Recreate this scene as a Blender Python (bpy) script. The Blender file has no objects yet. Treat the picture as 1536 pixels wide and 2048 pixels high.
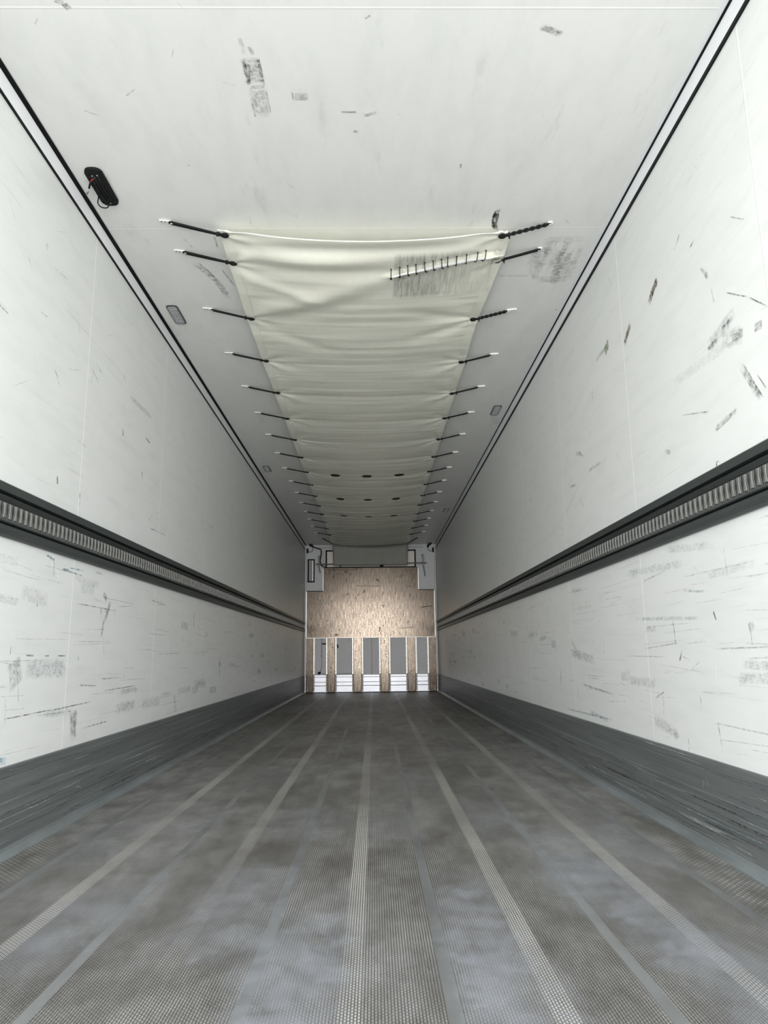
import bpy, bmesh, math, random
from mathutils import Vector, Matrix, noise
random.seed(7)
SC = bpy.context.scene
COL = SC.collection
PI = math.pi
HW, HC, D = 1.235, 2.718, 13.70      # half width, ceiling height, length to the front bulkhead wall
YC0, YC1 = 3.18, 13.30
Y0 = -1.90                            # rear door plane, set back past a likely trailer length to even light falloff

# ------------------------------------------------------------------ camera
cam_d = bpy.data.cameras.new('camera'); cam = bpy.data.objects.new('camera', cam_d); COL.objects.link(cam)
cam_d.sensor_fit = 'HORIZONTAL'; cam_d.sensor_width = 36.0; cam_d.lens = 36.0*1458.2/1536.0
cam_d.clip_start = 0.02; cam_d.clip_end = 200
yaw, pitch, roll = -0.01462552, 0.19265058, 0.01176605
Rw = Matrix.Rotation(yaw, 3, 'Z') @ Matrix.Rotation(pitch, 3, 'X') @ Matrix.Rotation(roll, 3, 'Y')
right, fwd, up = Rw.col[0], Rw.col[1], Rw.col[2]
m = Matrix(((right.x, up.x, -fwd.x), (right.y, up.y, -fwd.y), (right.z, up.z, -fwd.z))).to_4x4()
m.translation = Vector((0.0663, 0.0, 0.6769))
cam.matrix_world = m
SC.camera = cam

# ------------------------------------------------------------------ daylight through the open rear doors
world = bpy.data.worlds.new('overcast_yard'); SC.world = world; world.use_nodes = True
wn = world.node_tree; wn.nodes.clear()
geo = wn.nodes.new('ShaderNodeTexCoord'); sep = wn.nodes.new('ShaderNodeSeparateXYZ')
ramp = wn.nodes.new('ShaderNodeValToRGB'); mr = wn.nodes.new('ShaderNodeMapRange')
bgd = wn.nodes.new('ShaderNodeBackground'); wo = wn.nodes.new('ShaderNodeOutputWorld')
wn.links.new(geo.outputs['Generated'], sep.inputs[0]); wn.links.new(sep.outputs['Z'], mr.inputs['Value'])
mr.inputs['From Min'].default_value = -1; mr.inputs['From Max'].default_value = 1
wn.links.new(mr.outputs[0], ramp.inputs[0]); az = wn.nodes.new('ShaderNodeMapRange'); az.interpolation_type = 'SMOOTHSTEP'
wn.links.new(sep.outputs['Y'], az.inputs['Value'])
az.inputs['From Min'].default_value = -.25; az.inputs['From Max'].default_value = -1.0; az.inputs['To Min'].default_value = .50; az.inputs['To Max'].default_value = 1.25
vm = wn.nodes.new('ShaderNodeVectorMath'); vm.operation = 'SCALE'
wn.links.new(ramp.outputs[0], vm.inputs[0]); wn.links.new(az.outputs[0], vm.inputs['Scale']); wn.links.new(vm.outputs[0], bgd.inputs[0]); wn.links.new(bgd.outputs[0], wo.inputs[0])
cr = ramp.color_ramp
cr.elements[0].position = 0.0; cr.elements[0].color = (0.26, 0.26, 0.25, 1)
cr.elements[1].position = 1.0; cr.elements[1].color = (0.80, 0.86, 0.95, 1)
for p, c in ((0.30, (0.36, 0.37, 0.365, 1)), (0.42, (0.84, 0.86, 0.85, 1)), (0.49, (1.24, 1.25, 1.22, 1)), (0.51, (1.45, 1.42, 1.36, 1)), (0.56, (1.30, 1.31, 1.32, 1)), (0.70, (0.95, 0.99, 1.06, 1))):
    e = cr.elements.new(p); e.color = c
bgd.inputs['Strength'].default_value = 16.4
pl = bpy.data.lights.new('doorway_portal', 'AREA'); pl.shape = 'RECTANGLE'; pl.size = 2*HW; pl.size_y = HC
pl.cycles.is_portal = True
po = bpy.data.objects.new('doorway_portal', pl); COL.objects.link(po)
po.location = (0, Y0, HC/2); po.rotation_euler = (PI/2, 0, 0)     # faces +Y, into the trailer
SC.view_settings.view_transform = 'Standard'; SC.view_settings.look = 'None'
SC.view_settings.gamma = 1.0; SC.view_settings.use_curve_mapping = False
SC.view_settings.exposure = 0.0
SC.cycles.max_bounces = 14; SC.cycles.diffuse_bounces = 9; SC.cycles.glossy_bounces = 4
SC.cycles.transparent_max_bounces = 16; SC.cycles.sample_clamp_indirect = 6.0

# ------------------------------------------------------------------ materials
def new_mat(name):
    mt = bpy.data.materials.new(name); mt.use_nodes = True
    return mt, mt.node_tree, mt.node_tree.nodes['Principled BSDF']
def N(nt, typ, **kw):
    n = nt.nodes.new('ShaderNode'+typ)
    for k, v in kw.items():
        if k in n.inputs.keys() if isinstance(k, str) else False: n.inputs[k].default_value = v
        else: setattr(n, k, v)
    return n
def coords(nt, scale=(1, 1, 1), loc=(0, 0, 0)):
    tc = nt.nodes.new('ShaderNodeTexCoord'); mp = nt.nodes.new('ShaderNodeMapping')
    mp.inputs['Scale'].default_value = scale; mp.inputs['Location'].default_value = loc
    nt.links.new(tc.outputs['Object'], mp.inputs['Vector']); return mp.outputs[0]
def noise_n(nt, scale=5, detail=4, rough=.5, sc=(1, 1, 1), loc=(0, 0, 0)):
    n = nt.nodes.new('ShaderNodeTexNoise'); n.inputs['Scale'].default_value = scale
    n.inputs['Detail'].default_value = detail; n.inputs['Roughness'].default_value = rough
    nt.links.new(coords(nt, sc, loc), n.inputs['Vector']); return n.outputs['Fac']
def ramp_n(nt, fac, stops):
    r = nt.nodes.new('ShaderNodeValToRGB'); nt.links.new(fac, r.inputs[0])
    els = r.color_ramp.elements
    while len(els) > 1: els.remove(els[-1])
    els[0].position = stops[0][0]; els[0].color = (*stops[0][1], 1) if not isinstance(stops[0][1], (int, float)) else (stops[0][1],)*3+(1,)
    for p, c in stops[1:]:
        e = els.new(p); e.color = (c, c, c, 1) if isinstance(c, (int, float)) else (*c, 1)
    return r.outputs[0]
def mix_n(nt, fac, a, b, mode='MIX'):
    mx = nt.nodes.new('ShaderNodeMix'); mx.data_type = 'RGBA'; mx.blend_type = mode
    for s, v in ((mx.inputs[0], fac), (mx.inputs[6], a), (mx.inputs[7], b)):
        if hasattr(v, 'is_output'): nt.links.new(v, s)
        else: s.default_value = v if isinstance(v, (int, float)) else (*v, 1)
    return mx.outputs[2]
def math_n(nt, op, a, b=0.0, c=0.0):
    mx = nt.nodes.new('ShaderNodeMath'); mx.operation = op
    for s, v in zip(mx.inputs, (a, b, c)):
        if hasattr(v, 'is_output'): nt.links.new(v, s)
        else: s.default_value = v
    return mx.outputs[0]
def bump_n(nt, bs, h, strength=.3, dist=.001):
    b = nt.nodes.new('ShaderNodeBump'); b.inputs['Strength'].default_value = strength; b.inputs['Distance'].default_value = dist
    nt.links.new(h, b.inputs['Height']); nt.links.new(b.outputs[0], bs.inputs['Normal'])
def simple(name, col, rough=.5, metal=0.0, spec=.5, var=0.0, scale=20, sc=(1, 1, 1)):
    mt, nt, bs = new_mat(name)
    bs.inputs['Roughness'].default_value = rough; bs.inputs['Metallic'].default_value = metal
    bs.inputs['Specular IOR Level'].default_value = spec
    if var:
        f = noise_n(nt, scale, 5, .6, sc)
        c = ramp_n(nt, f, [(.3, tuple(x*(1-var) for x in col)), (.7, tuple(min(1, x*(1+var)) for x in col))])
        nt.links.new(c, bs.inputs['Base Color'])
    else: bs.inputs['Base Color'].default_value = (*col, 1)
    return mt

def seam_mask(nt, axis, first, pitch, half):
    tc = nt.nodes.new('ShaderNodeTexCoord'); sp = nt.nodes.new('ShaderNodeSeparateXYZ')
    nt.links.new(tc.outputs['Object'], sp.inputs[0])
    v = math_n(nt, 'DIVIDE', math_n(nt, 'SUBTRACT', sp.outputs[axis], first), pitch)
    fr = math_n(nt, 'ABSOLUTE', math_n(nt, 'SUBTRACT', v, math_n(nt, 'ROUND', v)))
    return math_n(nt, 'LESS_THAN', fr, half/pitch)
def panel_white(name, base, axis, first, pitch):
    mt, nt, bs = new_mat(name)
    big = noise_n(nt, 1.2, 3, .5)
    fine = noise_n(nt, 9, 6, .65, (1, .35, 1.6))
    c1 = ramp_n(nt, big, [(.3, tuple(x*.975 for x in base)), (.7, base)])
    c2 = ramp_n(nt, fine, [(.25, (.93, .935, .93)), (.55, (1, 1, 1))])
    c = mix_n(nt, 1.0, c1, c2, 'MULTIPLY')
    streak = noise_n(nt, 6, 8, .7, (1, .25, 7), (3, 1, 0))
    c = mix_n(nt, .8, c, ramp_n(nt, streak, [(.30, (.86, .865, .86)), (.40, (1, 1, 1))]), 'MULTIPLY')
    sh = seam_mask(nt, axis, first+.0048, pitch, .0022)
    c = mix_n(nt, math_n(nt, 'MULTIPLY', sh, .35), c, (.45, .45, .44))
    sm = seam_mask(nt, axis, first, pitch, .0031)
    c = mix_n(nt, sm, c, (.99, .99, .97))
    nt.links.new(c, bs.inputs['Base Color'])
    bs.inputs['Roughness'].default_value = .34; bs.inputs['Specular IOR Level'].default_value = .45
    h = math_n(nt, 'ADD', math_n(nt, 'MULTIPLY', noise_n(nt, 7, 3, .5), .6), math_n(nt, 'MULTIPLY', sm, 1.0))
    bump_n(nt, bs, h, .10, .004)
    return mt
M_wall = panel_white('white_grp_wall', (.765, .775, .765), 1, 1.97, 1.2)
M_ceil = panel_white('white_grp_ceiling', (.865, .865, .84), 1, 1.99, 1.239)
M_cove = simple('cove_white', (.80, .81, .83), .35)
M_black = simple('black_rubber', (.006, .006, .007), .6, spec=.2)
M_front = simple('front_wall_grey', (.50, .51, .52), .45, var=.05, scale=3)

# scuffs, stains and scratches laid on the panels: colour + density come from the mark itself
def mark_mat(name, dust=False):
    mt, nt, bs = new_mat(name)
    at = N(nt, 'Attribute'); at.attribute_name = 'mark_color'
    uv = N(nt, 'UVMap'); uv.uv_map = 'mark_uv'
    ls = N(nt, 'UVMap'); ls.uv_map = 'mark_len'
    s = nt.nodes.new('ShaderNodeSeparateXYZ')
    # u,v in 0..1 -> soft, ragged edges
    wn_ = nt.nodes.new('ShaderNodeTexNoise'); wn_.inputs['Scale'].default_value = 22; wn_.inputs['Detail'].default_value = 3
    nt.links.new(coords(nt), wn_.inputs['Vector'])
    wv = nt.nodes.new('ShaderNodeVectorMath'); wv.operation = 'MULTIPLY_ADD'
    nt.links.new(wn_.outputs['Color'], wv.inputs[0]); wv.inputs[1].default_value = (.5, .3, 0); 
    sb = nt.nodes.new('ShaderNodeVectorMath'); sb.operation = 'SUBTRACT'; nt.links.new(uv.outputs[0], sb.inputs[0]); sb.inputs[1].default_value = (.25, .15, 0)
    nt.links.new(sb.outputs[0], wv.inputs[2])
    # the quad's own border still ends the mark
    s0 = nt.nodes.new('ShaderNodeSeparateXYZ'); nt.links.new(uv.outputs[0], s0.inputs[0])
    nt.links.new(wv.outputs[0], s.inputs[0])
    def edge(o, w):
        a = math_n(nt, 'ABSOLUTE', math_n(nt, 'SUBTRACT', math_n(nt, 'MULTIPLY', o, 2.0), 1.0))
        r = N(nt, 'MapRange'); r.interpolation_type = 'SMOOTHSTEP'
        nt.links.new(a, r.inputs['Value']); r.inputs['From Min'].default_value = 1-w; r.inputs['From Max'].default_value = 1.0
        r.inputs['To Min'].default_value = 1; r.inputs['To Max'].default_value = 0
        return r.outputs[0]
    e = math_n(nt, 'MULTIPLY', edge(s.outputs[0], .85 if dust else .55), edge(s.outputs[1], .6 if dust else .40))
    e = math_n(nt, 'MULTIPLY', e, math_n(nt, 'MULTIPLY', edge(s0.outputs[0], .35), edge(s0.outputs[1], .15)))
    s2 = nt.nodes.new('ShaderNodeSeparateXYZ'); nt.links.new(ls.outputs[0], s2.inputs[0])
    cmb = nt.nodes.new('ShaderNodeCombineXYZ')
    nt.links.new(math_n(nt, 'MULTIPLY', s2.outputs[0], 260.0), cmb.inputs[0]); nt.links.new(math_n(nt, 'MULTIPLY', s2.outputs[1], 28.0), cmb.inputs[1])
    n1 = nt.nodes.new('ShaderNodeTexNoise'); n1.inputs['Scale'].default_value = 1.0; n1.inputs['Detail'].default_value = 5
    nt.links.new(cmb.outputs[0], n1.inputs['Vector'])
    n2 = noise_n(nt, 9 if dust else 45, 6, .65)
    if dust: nz = ramp_n(nt, n2, [(.30, .05), (.68, 1.0)])
    else: nz = math_n(nt, 'MULTIPLY', ramp_n(nt, n1.outputs['Fac'], [(.35, .25), (.62, 1.0)]), ramp_n(nt, n2, [(.38, .15), (.6, 1.0)]))
    al = math_n(nt, 'MULTIPLY', math_n(nt, 'MULTIPLY', e, nz), at.outputs['Alpha'])
    nt.links.new(math_n(nt, 'MINIMUM', math_n(nt, 'MULTIPLY', al, 1.5), 1.0), bs.inputs['Alpha'])
    nt.links.new(at.outputs['Color'], bs.inputs['Base Color'])
    bs.inputs['Roughness'].default_value = .6; bs.inputs['Specular IOR Level'].default_value = .2
    return mt
M_mark = mark_mat('scuff_marks')
M_dust = mark_mat('floor_dust', True)

def floor_mat():
    mt, nt, bs = new_mat('worn_aluminium_floor')
    tc = nt.nodes.new('ShaderNodeTexCoord'); sp = nt.nodes.new('ShaderNodeSeparateXYZ'); nt.links.new(tc.outputs['Object'], sp.inputs[0])
    X, Y = sp.outputs[0], sp.outputs[1]
    wob = math_n(nt, 'MULTIPLY', math_n(nt, 'SUBTRACT', noise_n(nt, 2.0, 2, .5, (0, 1, 0)), .5), .008)
    Xw = math_n(nt, 'ADD', X, wob)
    P = .4135
    def dist_to(first):
        v = math_n(nt, 'DIVIDE', math_n(nt, 'SUBTRACT', Xw, first), P)
        return math_n(nt, 'MULTIPLY', math_n(nt, 'ABSOLUTE', math_n(nt, 'SUBTRACT', v, math_n(nt, 'ROUND', v))), P)
    dg = dist_to(0.010)          # worn raised grid band in the middle of each plank
    dw = dist_to(0.2145)         # smooth welded joint
    # stud pattern
    RX, RY = .0066, .0125
    vx = math_n(nt, 'DIVIDE', X, RX)
    row = math_n(nt, 'FLOOR', vx)
    odd = math_n(nt, 'MULTIPLY', math_n(nt, 'FRACT', math_n(nt, 'MULTIPLY', row, .5)), 1.0)
    vy = math_n(nt, 'ADD', math_n(nt, 'DIVIDE', Y, RY), odd)
    fx = math_n(nt, 'ABSOLUTE', math_n(nt, 'SUBTRACT', math_n(nt, 'FRACT', vx), .5))
    fy = math_n(nt, 'ABSOLUTE', math_n(nt, 'SUBTRACT', math_n(nt, 'FRACT', vy), .5))
    def ss(v, a, b, lo=1.0, hi=0.0):
        r = N(nt, 'MapRange'); r.interpolation_type = 'SMOOTHSTEP'; nt.links.new(v, r.inputs['Value'])
        r.inputs['From Min'].default_value = a; r.inputs['From Max'].default_value = b; r.inputs['To Min'].default_value = lo; r.inputs['To Max'].default_value = hi
        return r.outputs[0]
    rib = ss(fx, .20, .42); dash = ss(fy, .26, .44)
    stud = math_n(nt, 'MULTIPLY', rib, math_n(nt, 'ADD', math_n(nt, 'MULTIPLY', dash, .65), .35))
    big = noise_n(nt, 1.5, 5, .6, (1, .55, 1))
    mid = noise_n(nt, 9, 6, .65, (1, .5, 1))
    wear = math_n(nt, 'MULTIPLY', ramp_n(nt, big, [(.35, .35), (.65, 1)]), ramp_n(nt, mid, [(.3, .45), (.65, 1)]))
    dirt = ramp_n(nt, big, [(.32, (.062, .055, .047)), (.5, (.105, .099, .090)), (.66, (.16, .16, .16))])
    dirt = mix_n(nt, .75, dirt, ramp_n(nt, mid, [(.32, (.62, .60, .56)), (.6, (1.0, 1.0, 1.0))]), 'MULTIPLY')
    stain = noise_n(nt, 2.2, 6, .6, (1, .45, 1), (5, 9, 0))
    dirt = mix_n(nt, .45, dirt, ramp_n(nt, stain, [(.28, (.45, .34, .28)), (.42, (1, 1, 1))]), 'MULTIPLY')
    metal_c = ramp_n(nt, mid, [(.3, (.30, .29, .27)), (.7, (.50, .50, .49))])
    band = math_n(nt, 'MULTIPLY', ss(dg, .020, .028), ramp_n(nt, noise_n(nt, 1.1, 4, .6, (1, .6, 1), (2, 4, 1)), [(.36, .10), (.60, .80)]))
    bandc = mix_n(nt, math_n(nt, 'MULTIPLY', rib, dash), (.13, .125, .115), (.78, .76, .70))
    k = math_n(nt, 'MULTIPLY', stud, math_n(nt, 'ADD', math_n(nt, 'MULTIPLY', wear, .80), .20))
    c = mix_n(nt, k, dirt, metal_c)
    edge_w = ss(math_n(nt, 'ABSOLUTE', X), 1.04, 1.10, 0.0, 1.0)
    gx = math_n(nt, 'ABSOLUTE', math_n(nt, 'SUBTRACT', math_n(nt, 'FRACT', math_n(nt, 'DIVIDE', X, .0118)), .5))
    rw2 = math_n(nt, 'FRACT', math_n(nt, 'MULTIPLY', math_n(nt, 'FLOOR', math_n(nt, 'DIVIDE', X, .0118)), .5))
    gy = math_n(nt, 'ABSOLUTE', math_n(nt, 'SUBTRACT', math_n(nt, 'FRACT', math_n(nt, 'ADD', math_n(nt, 'DIVIDE', Y, .024), rw2)), .5))
    stud2 = math_n(nt, 'MULTIPLY', ss(gx, .12, .30), ss(gy, .12, .30))
    c = mix_n(nt, math_n(nt, 'MULTIPLY', math_n(nt, 'MULTIPLY', edge_w, stud2), ramp_n(nt, mid, [(.38, .15), (.62, .95)])), c, (.66, .64, .57))
    c = mix_n(nt, band, c, bandc)
    weld = ss(dw, .0125, .0155)
    wc = ramp_n(nt, noise_n(nt, 3, 4, .6, (1, .5, 1), (8, 0, 0)), [(.3, (.12, .12, .12)), (.65, (.24, .25, .25))])
    c = mix_n(nt, weld, c, wc)
    nt.links.new(c, bs.inputs['Base Color'])
    bs.inputs['Metallic'].default_value = .35
    bs.inputs['Roughness'].default_value = .40; bs.inputs['Specular IOR Level'].default_value = .55
    h = math_n(nt, 'MULTIPLY', stud, math_n(nt, 'SUBTRACT', 1.0, weld))
    bump_n(nt, bs, h, .6, .0012)
    return mt
M_floor = floor_mat()

def kick_mat():
    mt, nt, bs = new_mat('grey_aluminium_kick')
    f = noise_n(nt, 8, 8, .7, (1, .12, 6)); g = noise_n(nt, 30, 6, .7, (1, .06, 5), (4, 4, 4))
    c = ramp_n(nt, f, [(.3, (.105, .112, .112)), (.55, (.155, .168, .168)), (.75, (.205, .222, .227))])
    c = mix_n(nt, .8, c, ramp_n(nt, g, [(.31, (.6, .59, .61)), (.39, (1, 1, 1)), (.70, (1, 1, 1)), (.76, (1.3, 1.3, 1.3))]), 'MULTIPLY')
    nt.links.new(c, bs.inputs['Base Color']); bs.inputs['Metallic'].default_value = .25
    bs.inputs['Roughness'].default_value = .42
    return mt
M_kick = kick_mat()
M_fillet = simple('painted_sheen_fillet', (.20, .22, .225), .4, .3, var=.25, scale=12, sc=(1, .2, 1))  # lighter than the kick plate: sheen of the slope put into the colour
M_rail = simple('anthracite_rail', (.045, .052, .051), .38, .2, var=.12, scale=10, sc=(1, .1, 3))
M_railin = simple('rail_recess', (.035, .036, .033), .6, .1, var=.2, scale=14, sc=(1, .2, 2))
M_bone = simple('slot_metal', (.25, .25, .235), .45, .4, var=.15, scale=30)

def ply_mat(name, warm=1.0):
    mt, nt, bs = new_mat(name)
    v = noise_n(nt, 20, 9, .7, (4.0, 1, .30)); s = noise_n(nt, 44, 8, .8, (1, 1, .7), (1, 2, 3)); b = noise_n(nt, 2.2, 4, .6)
    c = ramp_n(nt, v, [(.30, (.014, .010, .007)), (.45, (.036, .027, .020)), (.56, (.062, .048, .036)), (.72, (.16, .128, .092))])
    c = mix_n(nt, .75, c, ramp_n(nt, s, [(.34, (.25, .21, .18)), (.42, (1, 1, 1))]), 'MULTIPLY')
    c = mix_n(nt, .5, c, ramp_n(nt, b, [(.35, (.72, .69, .66)), (.6, (1, 1, 1))]), 'MULTIPLY')
    nt.links.new(c, bs.inputs['Base Color'])
    bs.inputs['Metallic'].default_value = .7
    nt.links.new(ramp_n(nt, s, [(.35, .26), (.62, .11)]), bs.inputs['Roughness'])
    bump_n(nt, bs, v, .2, .001)
    return mt
M_ply = ply_mat('worn_bulkhead_sheet')
M_post = ply_mat('worn_post_board')
M_alu = simple('bright_aluminium', (.56, .57, .61), .42, .65, var=.06, scale=20, sc=(1, 1, 4))
M_angle = simple('perforated_angle_metal', (.52, .50, .47), .4, .5, var=.15, scale=40)
M_anglelow = simple('dull_bracket', (.26, .245, .225), .5, .4, var=.15, scale=40)
M_edge = simple('white_edge_strip', (.62, .60, .56), .4, .5)
M_grille = simple('inlet_panel_beige', (.70, .64, .57), .45, var=.08, scale=5)
M_steel = simple('galvanised_rod', (.40, .40, .40), .35, .7)
M_cord = simple('black_bungee', (.008, .009, .009), .7, spec=.25)
M_clip = simple('white_plastic', (.86, .86, .84), .35)
M_screw = simple('dark_screw', (.05, .05, .05), .4, .5)
M_lens = simple('lamp_lens', (.36, .36, .38), .25, .0, var=.25, scale=90)
M_lampframe = simple('lamp_frame', (.035, .038, .035), .5)
M_red = simple('red_wire', (.25, .01, .015), .5)
M_tip = simple('grey_wire_tip', (.35, .35, .34), .5)
M_cable = simple('black_cable', (.007, .007, .008), .5, spec=.35)
M_label = simple('grey_holder_sheet', (.30, .29, .30), .5, var=.12, scale=30)

def canvas_mat():
    mt, nt, bs = new_mat('cream_tarpaulin')
    f = noise_n(nt, 3, 6, .6, (1, .6, 1)); g = noise_n(nt, 30, 5, .6)
    c = ramp_n(nt, f, [(.3, (.90, .885, .775)), (.7, (.95, .94, .835))])
    c = mix_n(nt, .4, c, ramp_n(nt, g, [(.3, (.93, .93, .92)), (.6, (1, 1, 1))]), 'MULTIPLY')
    # rubbed grey square by the torn seam (dirt)
    tc = nt.nodes.new('ShaderNodeTexCoord'); sp = nt.nodes.new('ShaderNodeSeparateXYZ'); nt.links.new(tc.outputs['Object'], sp.inputs[0])
    def box(o, a, b, w):
        r1 = N(nt, 'MapRange'); nt.links.new(o, r1.inputs['Value']); r1.inputs['From Min'].default_value = a; r1.inputs['From Max'].default_value = a+w
        r2 = N(nt, 'MapRange'); nt.links.new(o, r2.inputs['Value']); r2.inputs['From Min'].default_value = b-w; r2.inputs['From Max'].default_value = b
        r2.inputs['To Min'].default_value = 1; r2.inputs['To Max'].default_value = 0
        return math_n(nt, 'MULTIPLY', r1.outputs[0], r2.outputs[0])
    bx = box(sp.outputs[0], .18, .74, .015)
    r = N(nt, 'MapRange'); nt.links.new(sp.outputs[0], r.inputs['Value']); r.inputs['From Min'].default_value = .30; r.inputs['From Max'].default_value = .72; r.inputs['To Min'].default_value = 1; r.inputs['To Max'].default_value = .15
    by = box(sp.outputs[1], 3.335-YC0, 3.80-YC0, .04)
    st = ramp_n(nt, noise_n(nt, 10, 8, .75, (9, .6, 1)), [(.38, .12), (.62, .95)])
    mk = math_n(nt, 'MULTIPLY', math_n(nt, 'MULTIPLY', math_n(nt, 'MULTIPLY', bx, by), r.outputs[0]), st)
    c = mix_n(nt, math_n(nt, 'MULTIPLY', mk, .85), c, (.22, .22, .205))
    nt.links.new(c, bs.inputs['Base Color'])
    bs.inputs['Roughness'].default_value = .30; bs.inputs['Specular IOR Level'].default_value = .6
    bump_n(nt, bs, noise_n(nt, 60, 4, .5, (.5, 1, 1)), .06, .002)
    return mt
M_canvas = canvas_mat()

# ------------------------------------------------------------------ mesh helpers
def tag(o, label=None, cat=None, group=None, kind=None):
    if label: o['label'] = label
    if cat: o['category'] = cat
    if group: o['group'] = group
    if kind: o['kind'] = kind
    return o
def obj(name, bm, mats, parent=None, smooth=False):
    me = bpy.data.meshes.new(name)
    bmesh.ops.recalc_face_normals(bm, faces=bm.faces)
    if smooth:
        for f in bm.faces: f.smooth = True
    bm.to_mesh(me); bm.free()
    for mt in (mats if isinstance(mats, (list, tuple)) else [mats]): me.materials.append(mt)
    o = bpy.data.objects.new(name, me); COL.objects.link(o)
    if parent: o.parent = parent
    return o
def empty(name, loc=(0, 0, 0)):
    o = bpy.data.objects.new(name, None); COL.objects.link(o); o.location = loc; o.empty_display_size = .05
    return o
def add_box(bm, x0, x1, y0, y1, z0, z1, bevel=0.0, mi=0, seg=2):
    r = bmesh.ops.create_cube(bm, size=1.0)
    for v in r['verts']:
        v.co = Vector(((x0+x1)/2+v.co.x*(x1-x0), (y0+y1)/2+v.co.y*(y1-y0), (z0+z1)/2+v.co.z*(z1-z0)))
    fs = {f for v in r['verts'] for f in v.link_faces}
    for f in fs: f.material_index = mi
    if bevel:
        es = list({e for v in r['verts'] for e in v.link_edges})
        bmesh.ops.bevel(bm, geom=es, offset=bevel, segments=seg, affect='EDGES', profile=.6)
def bx(x0, x1, y0, y1, z0, z1, bevel=0.0):
    bm = bmesh.new(); add_box(bm, x0, x1, y0, y1, z0, z1, bevel); return bm
def add_tube(bm, pts, r, n=8, caps=True, mi=0):
    pts = [Vector(p) for p in pts]; rings = []
    t0 = (pts[1]-pts[0]).normalized(); ref = Vector((0, 0, 1)) if abs(t0.z) < .9 else Vector((1, 0, 0))
    for i, p in enumerate(pts):
        t = ((pts[min(i+1, len(pts)-1)]-pts[max(i-1, 0)])).normalized()
        a = t.cross(ref)
        if a.length < 1e-4: a = t.cross(Vector((1, 0, 0)))
        a.normalize(); b = t.cross(a).normalized()
        rr = r[i] if isinstance(r, (list, tuple)) else r
        rings.append([bm.verts.new(p+a*rr*math.cos(2*PI*k/n)+b*rr*math.sin(2*PI*k/n)) for k in range(n)])
    for i in range(len(rings)-1):
        for k in range(n):
            f = bm.faces.new((rings[i][k], rings[i][(k+1) % n], rings[i+1][(k+1) % n], rings[i+1][k])); f.smooth = True; f.material_index = mi
    if caps:
        for rg in (rings[0], rings[-1]):
            f = bm.faces.new(rg); f.material_index = mi
def spline(pts, n=8):
    pts = [Vector(p) for p in pts]; out = []
    for i in range(len(pts)-1):
        p0 = pts[max(i-1, 0)]; p1 = pts[i]; p2 = pts[i+1]; p3 = pts[min(i+2, len(pts)-1)]
        for k in range(n):
            t = k/n
            out.append(.5*((2*p1)+(p2-p0)*t+(2*p0-5*p1+4*p2-p3)*t*t+(3*p1-p0-3*p2+p3)*t**3))
    out.append(pts[-1]); return out
def add_torus(bm, c, R, r, nrm, n=20, k=8, sx=1.0):
    nrm = Vector(nrm).normalized(); a = nrm.orthogonal().normalized(); b = nrm.cross(a)
    rings = []
    for i in range(n):
        d = a*math.cos(2*PI*i/n)+b*math.sin(2*PI*i/n)
        rings.append([bm.verts.new(Vector(c)+d*(R+r*math.cos(2*PI*j/k))+nrm*r*math.sin(2*PI*j/k)) for j in range(k)])
    for i in range(n):
        for j in range(k):
            f = bm.faces.new((rings[i][j], rings[(i+1) % n][j], rings[(i+1) % n][(j+1) % k], rings[i][(j+1) % k])); f.smooth = True
def add_extrude_y(bm, prof, y0, y1, mi=0):
    """closed (x,z) profile extruded along y"""
    a = [bm.verts.new((x, y0, z)) for x, z in prof]; b = [bm.verts.new((x, y1, z)) for x, z in prof]
    n = len(prof)
    for i in range(n):
        f = bm.faces.new((a[i], a[(i+1) % n], b[(i+1) % n], b[i])); f.material_index = mi
    f = bm.faces.new(a); f.material_index = mi
    f = bm.faces.new(b); f.material_index = mi
def add_poly_x(bm, pts, x0, x1, mi=0):
    a = [bm.verts.new((x0, y, z)) for y, z in pts]; b = [bm.verts.new((x1, y, z)) for y, z in pts]; n = len(pts)
    for i in range(n):
        f = bm.faces.new((a[i], a[(i+1) % n], b[(i+1) % n], b[i])); f.material_index = mi
    f = bm.faces.new(a); f.material_index = mi; f = bm.faces.new(b); f.material_index = mi

class Marks:
    """thin stains/scratches lying on one panel; 2-D plane coordinates -> 3-D by fn"""
    def __init__(s, bm, fn, mi=1):
        s.bm = bm; s.fn = fn; s.mi = mi; s.k = 0
        s.uv = bm.loops.layers.uv.new('mark_uv'); s.ul = bm.loops.layers.uv.new('mark_len')
        s.col = bm.loops.layers.float_color.new('mark_color')
    def add(s, a0, b0, a1, b1, w, col=(.12, .12, .115), dens=.8, pad=0.0, bend=0.0):
        A = Vector((a0, b0)); B = Vector((a1, b1)); d = B-A; L = max(d.length, 1e-4); d /= L
        A = A-d*pad; B = B+d*pad; L += 2*pad
        nrm = Vector((-d.y, d.x)); n = 6 if bend else 1
        off = .0003+.00002*(s.k % 40); s.k += 1
        prev = None; sd = random.random()*50
        for i in range(n+1):
            t = i/n; c = A+(B-A)*t+nrm*bend*4*t*(1-t)
            cur = (c-nrm*w/2, c+nrm*w/2, t)
            if prev:
                vs = [s.bm.verts.new(s.fn(p.x, p.y, off)) for p in (prev[0], prev[1], cur[1], cur[0])]
                f = s.bm.faces.new(vs); f.material_index = s.mi
                for lp, (u, v) in zip(f.loops, ((0, prev[2]), (1, prev[2]), (1, cur[2]), (0, cur[2]))):
                    lp[s.uv].uv = (u, v); lp[s.ul].uv = (u*w+sd, v*L+sd); lp[s.col] = (*col, dens)
            prev = cur

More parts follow.
